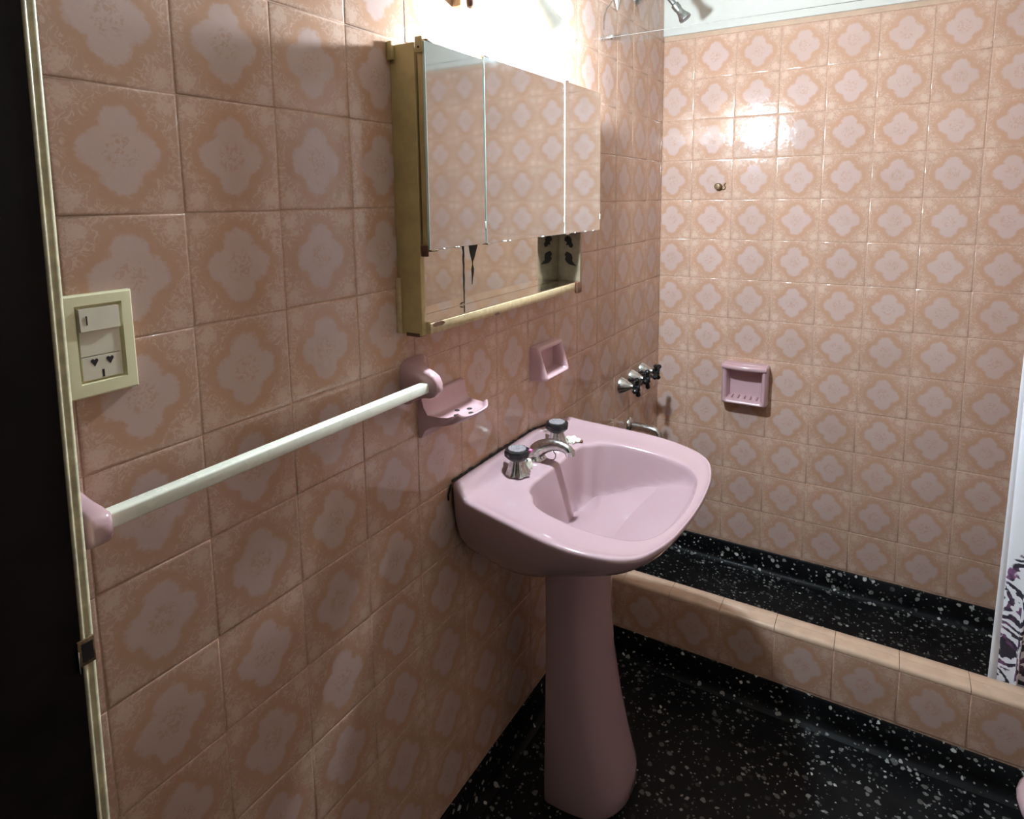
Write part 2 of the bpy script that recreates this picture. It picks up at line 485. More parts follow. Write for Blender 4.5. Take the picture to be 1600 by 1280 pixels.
# door frame -----------------------------------------------------------
XF = 0.100                     # the frame stands this far out from the tiled wall
def lean(z): return -0.0135 * (1.65 - z)
tr = []
for z in (0.0, 0.5, 1.0, 1.5, 2.08):
    y = -0.1905 + lean(z)
    prof = [(-0.020, 0.001), (-0.003, 0.001), (0.0005, -0.001), (0.0012, -0.0045), (-0.001, -0.0062), (-0.001, -0.0078), (0.0022, -0.0092), (0.0026, -0.0118), (0.0010, -0.0130), (-0.020, -0.0130)]
    tr.append([(XF + q[0], y + q[1], z) for q in prof])
jr = []
for z in (0.0, 2.08):
    y = -0.2038 + lean(z)
    jr.append([(-0.03, y, z), (XF + 0.0018, y, z), (XF + 0.0018, -0.36, z), (-0.03, -0.36, z)])
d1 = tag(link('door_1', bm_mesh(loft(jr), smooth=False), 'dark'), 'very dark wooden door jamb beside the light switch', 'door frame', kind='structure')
link('frame_moulding', bm_mesh(loft(tr), angle=70), 'trimc', d1)
yb = -0.199 + lean(0.98)
sp = link('strike_plate', bm_mesh(box(XF + 0.001, XF + 0.004, yb - 0.0085, yb + 0.0075, 0.985, 1.013, 0.0006)), 'rust', d1)
link('latch_hole', bm_mesh(box(XF + 0.0035, XF + 0.0046, yb - 0.005, yb + 0.0055, 0.989, 1.009)), 'ink', sp)  # dark block painted in for the shade inside the latch opening
link('plate_lip', bm_mesh(box(XF + 0.001, XF + 0.006, yb - 0.0095, yb - 0.0078, 0.980, 1.004, 0.0005)), 'steel', sp)

# ------------------------------------------------------------------ wash basin
YB = 0.828
def rimz(x): return 0.823 - 0.088 * x
def resample(half, n):
    """half outline (dy, x) from back centre to front centre -> closed ring of n points"""
    P = [Vector((p[0], p[1])) for p in half]
    full = P + [Vector((-p.x, p.y)) for p in reversed(P[1:-1])]
    m = len(full); dense = []
    for i in range(m):
        p0, p1, p2, p3 = full[i - 1], full[i], full[(i + 1) % m], full[(i + 2) % m]
        for j in range(12):
            t = j / 12
            dense.append(0.5 * ((2 * p1) + (p2 - p0) * t + (2 * p0 - 5 * p1 + 4 * p2 - p3) * t * t + (3 * p1 - p0 - 3 * p2 + p3) * t ** 3))
    L = [0.0]
    for i in range(len(dense)):
        L.append(L[-1] + (dense[(i + 1) % len(dense)] - dense[i]).length)
    out = []; k = 0
    for i in range(n):
        s = L[-1] * i / n
        while L[k + 1] < s: k += 1
        f = (s - L[k]) / max(1e-9, L[k + 1] - L[k])
        out.append(dense[k].lerp(dense[(k + 1) % len(dense)], f))
    return out
NB = 128
OUT = resample([(0, .003), (.10, .003), (.20, .003), (.262, .004), (.282, .012), (.289, .035), (.294, .075), (.305, .15), (.315, .225), (.317, .29), (.307, .345), (.286, .392), (.248, .426), (.17, .450), (.085, .460), (0, .463)], NB)
BWL = resample([(0, .120), (.07, .118), (.116, .118), (.146, .124), (.164, .142), (.190, .160), (.210, .20), (.219, .27), (.214, .33), (.194, .385), (.150, .418), (.08, .433), (0, .438)], NB)
def sstep(a, b, x):
    t = max(0, min(1, (x - a) / (b - a))); return t * t * (3 - 2 * t)
def deck_z(x, dy):
    z = rimz(x)
    back = 1 - sstep(0.020, 0.046, x)
    return z + (0.024 - 0.021 * sstep(0.06, 0.24, dy)) * back
rings = []
# underside, from the bottom up
for s, dep in ((0.40, .205), (0.55, .190), (0.72, .165), (0.85, .135), (0.93, .100), (0.972, .062), (0.990, .030), (1.0, .012)):
    ring = []
    for p in OUT:
        wgt = 1.0 - 0.60 * sstep(0.12, 0.46, p.y)
        xs = 1 - (1 - s) * 0.9
        x = 0.003 + (p.y - 0.003) * xs
        ring.append((x, YB + p.x * s, rimz(p.y) - dep * wgt + (0.0 if s < 1 else deck_z(p.y, p.x) - rimz(p.y))))
    rings.append(ring)
def lerp_ring(f, dz, inset=0.0):
    ring = []
    for a, b in zip(OUT, BWL):
        q = a.lerp(b, f)
        ring.append((q.y, YB + q.x, deck_z(q.y, q.x) + dz))
    return ring
rings.append(lerp_ring(0.0, -0.004))
for f, dz in ((0.012, 0.0), (0.045, 0.0025), (0.10, 0.003), (0.17, 0.002), (0.24, 0.0), (0.31, -0.001), (0.38, -0.002), (0.5, -0.003), (0.7, -0.004), (0.88, -0.004), (0.96, -0.005), (1.0, -0.008)):
    rings.append(lerp_ring(f, dz))
DR = Vector((0.0, 0.188))
def smin(a, b, k):
    h = max(0.0, min(1.0, 0.5 + 0.5 * (b - a) / k))
    return b * (1 - h) + a * h - k * h * (1 - h)
for f in (0.010, 0.022, 0.04, 0.065, 0.09, 0.12, 0.15, 0.18, 0.22, 0.28, 0.36, 0.46, 0.58, 0.72, 0.88):
    ring = []
    for b in BWL:
        q = b.lerp(DR, f)
        t = max(0.0, min(1.0, (q.y - 0.17) / (0.445 - 0.17)))
        floor_d = 0.008 + 0.138 * (1 - t) ** 0.9           # the floor rises steadily towards the front
        run = (b - q).length
        wall_d = 0.008 + run * 3.1                          # steep side walls
        ring.append((q.y, YB + q.x, rimz(b.y) * (1 - f) + rimz(0.2) * f - max(0.008, smin(floor_d, wall_d, 0.022))))
    rings.append(ring)
basin = thing('wash_basin', (0.0, YB, 0.62), 'pink ceramic wash basin mounted on the tiled wall below the mirror cabinet', 'basin')
bw = link('basin_bowl', bm_mesh(loft(rings), angle=75), 'pink', basin)
link('drain', bm_mesh(lathe((0.188, YB, rimz(0.2) - 0.1480), (0, 0, 1), [(0.019, 0), (0.019, 0.002), (0.015, 0.0025), (0.013, 0.001), (0.005, 0.001)])), 'chrome', basin)
# dark mouldy joint between basin and wall
random.seed(11)
jp = []; rad = []
for i in range(60):
    t = i / 59; y = YB - 0.272 + 0.50 * t
    jp.append((0.0035, y, deck_z(0.004, y - YB) + 0.003 + random.uniform(-0.0012, 0.0012))); rad.append(random.uniform(0.0012, 0.0032))
link('mouldy_joint', bm_mesh(tube(jp, rad, 6)), 'grime_and_hole', basin)
jp = [(0.0035, YB - 0.276, 0.843), (0.003, YB - 0.286, 0.824), (0.003, YB - 0.286, 0.812)]
link('mouldy_joint', bm_mesh(tube(jp, 0.0022, 6)), 'grime_and_hole', basin)

# pedestal
ped = tag(link('basin_pedestal', None or bm_mesh(loft([
    [(px, YB + py, z) for px, py in
        [(0.142, -hw * 0.97), ] +
        [(0.150 + (xf - 0.150) * max(0, math.cos(t)) ** 0.62, YB * 0 + hw * (1 if math.sin(t) >= 0 else -1) * abs(math.sin(t)) ** 0.75)
            for t in [math.radians(-90 + 180 * i / 36) for i in range(37)]] +
        [(0.142, hw * 0.97)]]
    for z, xf, hw in ((0.0, .314, .119), (0.012, .322, .121), (0.05, .320, .121), (0.12, .300, .118), (0.22, .276, .114), (0.34, .256, .110), (0.46, .247, .108), (0.55, .249, .108), (0.62, .258, .111), (0.665, .268, .115))
    ]), angle=50), 'pink', at=(0.2, YB, 0)), 'pink ceramic pedestal column standing on the floor under the basin', 'pedestal')

# basin taps ----------------------------------------------------------------
def basin_tap(y, label, mark):
    x = 0.066; zb = deck_z(x, 0) - 0.003
    t = thing('basin_tap', (x, y, zb), label, 'tap', 'basin taps with black octagonal handles')
    link('base_bell', bm_mesh(lathe((x, y, zb), (0, 0, 1), [(0.0300, 0.0), (0.0305, 0.002), (0.0265, 0.007), (0.0225, 0.015), (0.0185, 0.027), (0.0170, 0.034), (0.010, 0.036)], 48, scallop=0.07, lobes=8)), 'chrome', t)
    h = link('handle', bm_mesh(lathe((x, y, zb + 0.031), (0, 0, 1), [(0.013, 0.0), (0.0215, 0.006), (0.0290, 0.014), (0.0300, 0.023), (0.0275, 0.0275), (0.021, 0.029)], 48, scallop=0.05, lobes=8), angle=30), 'black', t)
    link('handle_cap', bm_mesh(lathe((x, y, zb + 0.0595), (0, 0, 1), [(0.0215, 0.0), (0.0210, 0.0020), (0.017, 0.0032), (0.010, 0.0018), (0.004, 0.0030)], 24)), 'cap', h)
    if mark:
        link('paint_mark', bm_mesh(box(x + 0.017, x + 0.029, y + 0.013, y + 0.0225, zb + 0.0500, zb + 0.0565, 0.001)), 'redm', h)
    return t
basin_tap(0.728, 'chrome basin tap with a pink mark on its black octagonal handle', True)
basin_tap(0.934, 'chrome basin tap with plain black octagonal handle beside the soap remnant', False)
sx, sy = 0.062, 0.826
sz = deck_z(sx, 0) - 0.003
spt = thing('basin_spout', (sx, sy, sz), 'dull chrome basin spout arching between the two black handles', 'spout')
link('spout_base', bm_mesh(lathe((sx, sy, sz), (0, 0, 1), [(0.026, 0), (0.026, 0.003), (0.022, 0.008), (0.018, 0.016), (0.010, 0.018)], 24)), 'chrome', spt)
pth = smooth_path([(sx - 0.004, sy, sz + 0.006), (sx + 0.004, sy, sz + 0.020), (sx + 0.022, sy, sz + 0.034), (sx + 0.046, sy, sz + 0.043), (sx + 0.070, sy, sz + 0.044), (sx + 0.088, sy, sz + 0.038), (sx + 0.095, sy, sz + 0.028)])
nP = len(pth)
link('spout_arm', bm_mesh(tube(pth, [0.0215 - 0.0095 * sstep(0, 0.8, i / nP) for i in range(nP)], 16)), 'chrome', spt)
link('aerator', bm_mesh(lathe((sx + 0.0935, sy, sz + 0.034), (0.25, 0, -1), [(0.0125, -0.002), (0.0125, 0.009), (0.0105, 0.010), (0.008, 0.008)], 20)), 'steel', spt)
link('chain_stub', bm_mesh(tube(smooth_path([(sx + 0.052, sy - 0.002, sz + 0.042), (sx + 0.050, sy - 0.004, sz + 0.030), (sx + 0.058, sy - 0.006, sz + 0.022), (sx + 0.054, sy - 0.006, sz + 0.010), (sx + 0.042, sy - 0.006, sz + 0.006)]), 0.0012, 6)), 'rust', spt)
plug = thing('plug_stud', (0.070, 0.770, deck_z(0.07, 0) - 0.003), 'small cream stud with a dark hole beside the spout foot', 'stud')
pz = deck_z(0.07, 0) - 0.0045
link('stud_body', bm_mesh(lathe((0.070, 0.770, pz), (0, 0, 1), [(0.012, 0), (0.0125, 0.004), (0.011, 0.010), (0.009, 0.020), (0.004, 0.021)], 20)), 'soap', plug)
link('stud_hole', bm_mesh(lathe((0.072, 0.764, pz + 0.0205), (0.2, -0.5, 1), [(0.0032, 0), (0.0032, 0.0014), (0.002, 0.0016)], 10)), 'ink', plug)  # dark disc: the shade of the hole put in as colour
random.seed(5)
bm = bmesh.new(); bmesh.ops.create_icosphere(bm, subdivisions=3, radius=1.0)
for v in bm.verts:
    k = 1 + 0.16 * math.sin(7 * v.co.x + 3 * v.co.y) + random.uniform(-0.05, 0.05)
    v.co = Vector((0.089 + 0.020 * v.co.x * k, 0.979 + 0.021 * v.co.y * k, deck_z(0.085, 0) - 0.002 + 0.008 * max(-0.3, v.co.z) * k))
tag(link('soap_remnant', bm_mesh(bm), 'soap', at=(0.089, 0.979, deck_z(0.085, 0) - 0.004)), 'crumbling cream soap remnant on the basin beside a black handle', 'soap')
bm = bmesh.new(); bmesh.ops.create_icosphere(bm, subdivisions=2, radius=1.0)
for v in bm.verts:
    v.co = Vector((0.113 + 0.0045 * v.co.x, 0.985 + 0.0055 * v.co.y, deck_z(0.1, 0) - 0.002 + 0.004 * max(-0.4, v.co.z) * (1 + 0.2 * math.sin(5 * v.co.x))))
tag(link('dirt_crumb', bm_mesh(bm), 'brown', at=(0.113, 0.985, deck_z(0.1, 0) - 0.004)), 'tiny brown crumb next to the soap remnant on the basin', 'crumb')

# ------------------------------------------------------------------ mirror cabinet
CY0, CY1 = 0.406, 1.078
CZ0 = 1.204
cab = thing('mirror_cabinet', (0.0, (CY0 + CY1) / 2, CZ0), 'old wooden wall cabinet with three mirror doors and an open shelf', 'cabinet')
link('side_panel', bm_mesh(box(0.0005, 0.056, CY0, CY0 + 0.012, CZ0, 1.726, 0.0012)), 'wood', cab)
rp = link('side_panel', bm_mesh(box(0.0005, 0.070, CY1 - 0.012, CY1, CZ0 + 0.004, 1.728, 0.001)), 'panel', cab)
link('top_board', bm_mesh(box(0.0005, 0.056, CY0 + 0.0125, CY1 - 0.0125, 1.714, 1.726, 0.001)), 'wood', cab)
bb = link('bottom_board', bm_mesh(box(0.0005, 0.066, CY0 + 0.0125, CY1 - 0.0125, CZ0 + 0.002, CZ0 + 0.022, 0.001)), 'woodc', cab)
link('shelf_mirror', bm_mesh(box(0.006, 0.064, CY0 + 0.014, CY1 - 0.014, CZ0 + 0.0222, CZ0 + 0.0245)), 'mirrorb', cab)
mb = link('back_mirror', bm_mesh(box(0.002, 0.005, CY0 + 0.014, CY1 - 0.014, CZ0 + 0.0248, 1.705)), 'mirrorb', cab)
link('inner_rail', bm_mesh(box(0.006, 0.056, CY0 + 0.013, CY1 - 0.013, 1.368, 1.378)), 'brown', cab)
link('back_strip', bm_mesh(box(0.0005, 0.010, CY0 - 0.007, CY0 - 0.0005, CZ0 + 0.002, 1.31, 0.001)), 'woodc', cab)
link('back_strip', bm_mesh(box(0.0005, 0.012, CY0 - 0.009, CY0 - 0.0005, 1.700, 1.732, 0.001)), 'wood', cab)
# chipped ends of the bottom board
random.seed(3)
def chip(name, x0, x1, y0, y1, z0, z1, mat, par, k=6):
    """ragged flake on the x1 face"""
    cy, cz = (y0 + y1) / 2, (z0 + z1) / 2
    pts = []
    for i in range(12):
        t = 2 * math.pi * i / 12; q = random.uniform(0.75, 1.1)
        pts.append((cy + math.cos(t) * (y1 - y0) / 2 * q, cz + math.sin(t) * (z1 - z0) / 2 * q))
    return link(name, bm_mesh(loft([[(x, a, b) for a, b in pts] for x in (x0, x1)]), smooth=False), mat, par)
chip('paint_chip', 0.064, 0.0672, 1.036, 1.066, CZ0 + 0.001, CZ0 + 0.026, 'brown', bb)
chip('paint_chip', 0.064, 0.0666, 0.424, 0.462, CZ0 + 0.013, CZ0 + 0.023, 'brown', bb)
chip('paint_chip', 0.064, 0.0666, 0.640, 0.660, CZ0 + 0.0005, CZ0 + 0.006, 'brown', bb)
link('end_block', bm_mesh(box(0.062, 0.0705, 1.050, 1.0785, CZ0 - 0.006, CZ0 + 0.024, 0.0015)), 'brown', bb)
link('bare_corner', bm_mesh(box(0.018, 0.050, CY0 - 0.0008, CY0 + 0.02, CZ0 - 0.003, CZ0 + 0.004, 0.001)), 'brown', bb)
# black desilvered runs in the back mirror
def stain(pts):
    """pts: list of (y, z, halfwidth)"""
    r = [[(0.0052, y - h, z), (0.0056, y - h, z), (0.0056, y + h, z), (0.0052, y + h, z)] for y, z, h in pts]
    link('silvering_stain', bm_mesh(loft(r), smooth=False), 'stain', mb)
zt, zl = 1.368, CZ0 + 0.026
random.seed(9)
stain([(0.614 + random.uniform(-0.001, 0.001), zt + (zl - zt) * i / 16, 0.0035 * (1 - i / 20) * random.uniform(0.5, 1.2) + 0.0007) for i in range(17)])
stain([(0.652, 1.370, 0.020), (0.652, 1.355, 0.0175), (0.650, 1.340, 0.012), (0.649, 1.325, 0.0055), (0.648, 1.318, 0.001), (0.648, 1.312, 0.0012), (0.648, 1.302, 0.005), (0.648, 1.294, 0.004), (0.646, 1.280, 0.0015), (0.645, 1.268, 0.0006)])
stain([(0.600 + 0.008 * i, zl + 0.001 + 0.004 * math.sin(i), 0.004) for i in range(2)])
# printed dark motifs (rose over leafy bird shape) on the inner face of the side panel
def motif(cx, cz, pts, name='printed_motif'):
    yv = CY1 - 0.0122
    r = [[(cx + a * 1.0, y, cz + b) for a, b in pts] for y in (yv, yv - 0.0004)]
    link(name, bm_mesh(loft(r), smooth=False), 'ink', rp)
motif(0.036, 1.290, [(-0.012, 0.010), (-0.006, 0.019), (0.002, 0.016), (0.009, 0.012), (0.012, 0.003), (0.011, -0.006), (0.017, -0.014), (0.024, -0.020), (0.010, -0.018), (0.002, -0.016), (-0.006, -0.010), (-0.011, -0.002), (-0.008, 0.004)])
motif(0.036, 1.335, [(-0.011, 0.012), (-0.003, 0.017), (0.005, 0.014), (0.010, 0.007), (0.009, 0.000), (0.014, -0.008), (0.010, -0.016), (0.003, -0.014), (0.000, -0.008), (-0.007, -0.009), (-0.005, 0.000), (-0.012, 0.003)])
# mirror doors with backing, pivot hinges and chipped edges
DX = 0.080
for y0, y1, zt in ((0.406, 0.5875, 1.7255), (0.5925, 0.950, 1.732), (0.954, 1.178, 1.738)):
    zb = 1.3635
    dr = link('mirror_door', bm_mesh(box(DX - 0.005, DX, y0, y1, zb, zt, 0.0006, 1), smooth=False), 'mirror', cab)
    y1b = min(y1 - 0.004, CY1) if y1 > 1.1 else y1 - 0.002
    link('door_backing', bm_mesh(box(DX - 0.018, DX - 0.0052, y0 + 0.001, y1b, zb + 0.004, zt - 0.004, 0.001)), 'wood', dr)
    link('glass_edge', bm_mesh(box(DX - 0.0048, DX + 0.0002, y0 - 0.0006, y0 + 0.0002, zb + 0.001, zt - 0.001)), 'glass', dr)
    random.seed(int(y0 * 1000))
    for i in range(3):
        yy = y0 + (y1 - y0) * (0.12 + 0.76 * random.random())
        link('edge_chip', bm_mesh(box(DX - 0.003, DX + 0.0008, yy, yy + random.uniform(0.006, 0.014), zb - 0.0012, zb + 0.0015, 0.0005)), 'cord', dr)
    link('edge_chip', bm_mesh(box(DX - 0.003, DX + 0.0008, y1 - 0.0015, y1 + 0.001, zb + 0.03, zb + 0.045, 0.0005)), 'cord', dr)
    hy = y0 + 0.006
    for zz, s in ((zt, 1), (zb, -1)):
        link('pivot_hinge', bm_mesh(box(DX - 0.020, DX + 0.0014, hy - 0.003, hy + 0.016, min(zz, zz + s * 0.003), max(zz, zz + s * 0.003), 0.0006)), 'rust' if y0 < 0.5 else 'steel', dr)
link('corner_tab', bm_mesh(box(0.061, 0.076, CY0 - 0.0035, CY0 - 0.0004, 1.706, 1.733, 0.001)), 'wood', cab)
link('corner_tab_pin', bm_mesh(lathe((0.069, CY0 - 0.0035, 1.715), (0, -1, 0), [(0.002, 0), (0.002, 0.001), (0.001, 0.0012)], 10)), 'ink', cab)
link('corner_tab', bm_mesh(box(0.061, 0.077, CY0 - 0.0035, CY0 - 0.0004, 1.352, 1.372, 0.001)), 'brown', cab)

# ------------------------------------------------------------------ lamp over the cabinet
BC = Vector((0.145, 0.800, 1.800))
nk = Vector((0.38, 0.40, -0.83)).normalized()      # the bulb hangs down and outwards from its socket
lamp = thing('wall_lamp', (0.0, 0.70, 1.85), 'lit bare bulb lamp on the wall over the mirror cabinet', 'lamp')
bd = link('mount_board', bm_mesh(box(0.0005, 0.022, 0.60, 0.785, 1.838, 1.985, 0.003)), 'woodc', lamp)
link('socket_rose', bm_mesh(lathe((0.022, 0.755, 1.915), (1, 0, 0), [(0.034, -0.002), (0.034, 0.012), (0.028, 0.018), (0.016, 0.020), (0.015, 0.045), (0.010, 0.046)], 28)), 'socket', lamp)
link('socket', bm_mesh(lathe(BC - nk * 0.140, nk, [(0.010, 0.0), (0.019, 0.004), (0.021, 0.045), (0.019, 0.048)], 24)), 'socket', lamp)
link('bulb_body', bm_mesh(lathe(BC - nk * 0.095, nk, [(0.013, 0.0), (0.014, 0.020), (0.0175, 0.045), (0.0225, 0.068), (0.0265, 0.082)], 28)), 'socket', lamp)
link('bulb_globe', bm_mesh(lathe(BC, nk, [(0.027, -0.013), (0.0297, -0.005), (0.0302, 0.003), (0.0285, 0.012), (0.024, 0.020), (0.017, 0.0255), (0.009, 0.0285), (0.002, 0.0293)], 28)), 'bulb', lamp)
link('bracket', bm_mesh(box(0.0005, 0.020, 0.862, 0.905, 1.855, 1.985, 0.002)), 'cream', lamp)
link('pull_knob', bm_mesh(lathe((0.040, 0.607, 1.835), (0, 0, 1), [(0.003, -0.004), (0.007, -0.001), (0.0078, 0.006), (0.0078, 0.07), (0.006, 0.075)], 14)), 'brown', lamp)
link('pull_arm', bm_mesh(tube([(0.020, 0.607, 1.905), (0.040, 0.607, 1.905)], 0.005, 10)), 'brown', lamp)

# ------------------------------------------------------------------ fixtures on the left wall
# towel rail
rail = thing('towel_rail', (0.0, 0.13, 1.108), 'white square towel rail between pink ceramic brackets on the tiled wall', 'towel rail')
link('bar', bm_mesh(box(0.0515, 0.0705, -0.164, 0.408, 1.0985, 1.1175, 0.003, 3)), 'bar', rail)
def rail_bracket(y0, s, k=1.0):
    rings = []
    # lofted from a broad foot on the wall to a rounded nose that swallows the bar
    for x, ya, yb, za, zb in ((0.0005, 0.0, 0.088, 1.058, 1.152), (0.010, 0.000, 0.080, 1.062, 1.150), (0.022, 0.000, 0.058, 1.071, 1.146), (0.036, 0.000, 0.040, 1.079, 1.143),
                              (0.050, 0.000, 0.031, 1.083, 1.140), (0.066, 0.000, 0.028, 1.085, 1.136), (0.078, 0.001, 0.027, 1.090, 1.129), (0.085, 0.004, 0.023, 1.098, 1.119)):
        cy, cz, hy, hz = (ya + yb) / 2, 1.108 + ((za + zb) / 2 - 1.108) * (1 if k == 1 else -0.6), (yb - ya) / 2, (zb - za) / 2 * k
        ring = []
        for i in range(24):
            t = 2 * math.pi * i / 24
            c, q = math.cos(t), math.sin(t)
            ring.append((x, y0 + s * (cy + hy * math.copysign(abs(c) ** 0.55, c)), cz + hz * math.copysign(abs(q) ** 0.55, q)))
        rings.append(ring)
    return bm_mesh(loft(rings), angle=60)
for y0, s, k in ((0.402, 1, 1.0), (-0.159, -1, 0.86)):
    br = link('bracket', rail_bracket(y0, s, k), 'pinkd', rail)
    yc = y0 - s * 0.0006
    link('bar_socket', bm_mesh(box(0.0475, 0.0745, min(yc, yc + s * 0.012), max(yc, yc + s * 0.012), 1.0945, 1.1215, 0.003)), 'pinkd', br)

# soap dish on the left wall, below the rail bracket
dish = thing('wall_soap_dish', (0.0, 0.528, 0.985), 'pink ceramic soap dish with drain holes projecting beside the towel rail', 'soap dish')
Y0, Y1 = 0.452, 0.604
rings = []
prof = [(0.0005, .982, 0.0), (0.008, .983, 0.0), (0.016, .998, 0.001), (0.030, 1.008, 0.002), (0.052, 1.0125, 0.005), (0.074, 1.015, 0.013), (0.089, 1.0195, 0.026), (0.097, 1.0265, 0.040), (0.0985, 1.0305, 0.044),
        (0.0965, 1.0320, 0.046), (0.093, 1.0305, 0.048), (0.087, 1.0255, 0.046), (0.074, 1.0225, 0.030), (0.052, 1.0215, 0.020), (0.032, 1.0230, 0.014), (0.020, 1.0300, 0.011), (0.013, 1.045, 0.006), (0.010, 1.062, 0.003), (0.006, 1.0675, 0.001), (0.0005, 1.068, 0.0)]
bm = bmesh.new(); G = []
NY = 18
for i in range(NY + 1):
    t = i / NY; row = []
    e = abs(2 * t - 1)
    for x, z, ins in prof:
        y = Y0 + ins * 0.55 + (Y1 - Y0 - ins * 1.1) * t
        curve = 1 - 0.16 * e ** 3 if x > 0.03 else 1
        lip = 0.0065 * sstep(0.82, 1.0, e) if (x > 0.02 and z > 1.02) else 0.0
        row.append(bm.verts.new((x * curve, y, z + lip)))
    G.append(row)
for a, b in zip(G, G[1:]):
    for j in range(len(prof) - 1): bm.faces.new((a[j], a[j + 1], b[j + 1], b[j]))
bm.faces.new(G[0]); bm.faces.new(G[-1][::-1])
tray = link('dish_tray', bm_mesh(bm, angle=60), 'pinkd', dish)
for hx, hy in ((0.056, 0.505), (0.056, 0.552), (0.075, 0.530), (0.040, 0.530)):
    link('drain_hole', bm_mesh(lathe((hx, hy, 1.0216 if hx < 0.06 else 1.0224), (0, 0, 1), [(0.0055, 0), (0.0055, 0.0012), (0.003, 0.0013)], 14)), 'grime_and_hole', tray)  # no real openings: dark discs stand in for the shade of the holes

# tumbler / toothbrush holder: wedge-shaped ceramic frame
hold = thing('toothbrush_holder', (0.0, 0.982, 0.975), 'small pink ceramic box holder with open front above the basin tap', 'holder')
a0, a1, z0_, z1_ = 0.908, 1.056, 0.978, 1.072
def wedge(x_top, x_bot, ins, dz):
    return [(x_bot, a0 + ins, z0_ + dz), (x_bot, a1 - ins, z0_ + dz), (x_top, a1 - ins, z1_ - dz), (x_top, a0 + ins, z1_ - dz)]
def fine(r, n=6, rad=0.010):
    """rounded quad ring"""
    P = [Vector(p) for p in r]; out = []
    for i in range(4):
        p, a, b = P[i], P[i - 1], P[(i + 1) % 4]
        u = (a - p).normalized() * rad; v = (b - p).normalized() * rad
        for k in range(n + 1):
            t = k / n
            out.append((1 - t) ** 2 * (p + u) + 2 * t * (1 - t) * p + t * t * (p + v))
    return out
rings = [fine(wedge(0.0005, 0.0005, 0.0, 0.0)), fine(wedge(0.018, 0.030, 0.003, 0.002)), fine(wedge(0.0245, 0.0450, 0.006, 0.005)), fine(wedge(0.0260, 0.0480, 0.010, 0.009)),
         fine(wedge(0.0255, 0.0470, 0.015, 0.013), rad=0.006), fine(wedge(0.020, 0.040, 0.019, 0.016), rad=0.005), fine(wedge(0.0025, 0.0035, 0.021, 0.018), rad=0.005)]
link('holder_shell', bm_mesh(loft(rings), angle=60), 'pinkd', hold)

# switch and socket plate
swt = thing('switch_plate', (0.0, -0.12, 1.233), 'yellowed white switch and socket plate beside the door frame', 'switch')
py0, py1, pz0, pz1 = -0.165, -0.082, 1.2335, 1.3525
iy0, iy1, iz0, iz1 = -0.1445, -0.0965, 1.2510, 1.3385
def rr(y0, y1, z0, z1, x): return [(x, y0, z0), (x, y1, z0), (x, y1, z1), (x, y0, z1)]
rings = [rr(py0, py1, pz0, pz1, 0.0003), rr(py0, py1, pz0, pz1, 0.0075), rr(py0 + .002, py1 - .002, pz0 + .002, pz1 - .002, 0.0098), rr(py0 + .009, py1 - .009, pz0 + .011, pz1 - .011, 0.0105),
         rr(iy0 - .0015, iy1 + .0015, iz0 - .0015, iz1 + .0015, 0.0105), rr(iy0, iy1, iz0, iz1, 0.0045), rr(iy0 + .001, iy1 - .001, iz0 + .001, iz1 - .001, 0.0042)]
link('cover_frame', bm_mesh(loft(rings), angle=25), 'cream', swt)
zs = 1.2805
rk = bmesh.new()
rings = [[(0.0042, iy0 + .002, z) if False else (x, y, z) for x, y, z in q] for q in (
    [(0.004, iy0 + .002, zs + .0006), (0.004, iy1 - .003, zs + .0006), (0.004, iy1 - .003, iz1 - .002), (0.004, iy0 + .002, iz1 - .002)],
    [(0.0085, iy0 + .002, zs + .0006), (0.0085, iy1 - .003, zs + .0006), (0.0085, iy1 - .003, iz1 - .002), (0.0085, iy0 + .002, iz1 - .002)])]
rkr = link('rocker', bm_mesh(loft(rings), smooth=False), 'ivory', swt)
zm = (zs + iz1) / 2
bmw = loft([[(0.0085, y, zm), (0.0085, y, iz1 - .0025), (0.0122, y, iz1 - .0025), (0.0132, y, zm + .001)] for y in (iy0 + .002, iy1 - .003)])
link('rocker_tongue', bm_mesh(bmw, smooth=False), 'ivory', rkr)
link('on_mark', bm_mesh(box(0.0120, 0.0134, iy0 + .0085, iy0 + .0097, zm + .008, zm + .0185)), 'ink', rkr)
ol = link('outlet', bm_mesh(box(0.004, 0.0088, iy0 + .002, iy1 - .003, iz0 + .002, zs - .0006, 0.0004), smooth=False), 'ivory', swt)
def hole(y, z, pts):
    link('outlet_hole', bm_mesh(loft([[(x, y + a, z + b) for a, b in pts] for x in (0.0086, 0.0091)]), smooth=False), 'ink', ol)  # flat dark shapes painted for the shade in the pin slots
heart = [(0, -0.0050), (0.0022, -0.0015), (0.0040, 0.0012), (0.0036, 0.0034), (0.0018, 0.0042), (0, 0.0028), (-0.0018, 0.0042), (-0.0036, 0.0034), (-0.0040, 0.0012), (-0.0022, -0.0015)]
ocy = (iy0 + iy1) / 2 - 0.0005
hole(ocy - 0.0085, 1.2730, heart); hole(ocy + 0.0085, 1.2730, heart)
hole(ocy, 1.2585, [(-.0012, -.0045), (.0012, -.0045), (.0012, .0045), (-.0012, .0045)])

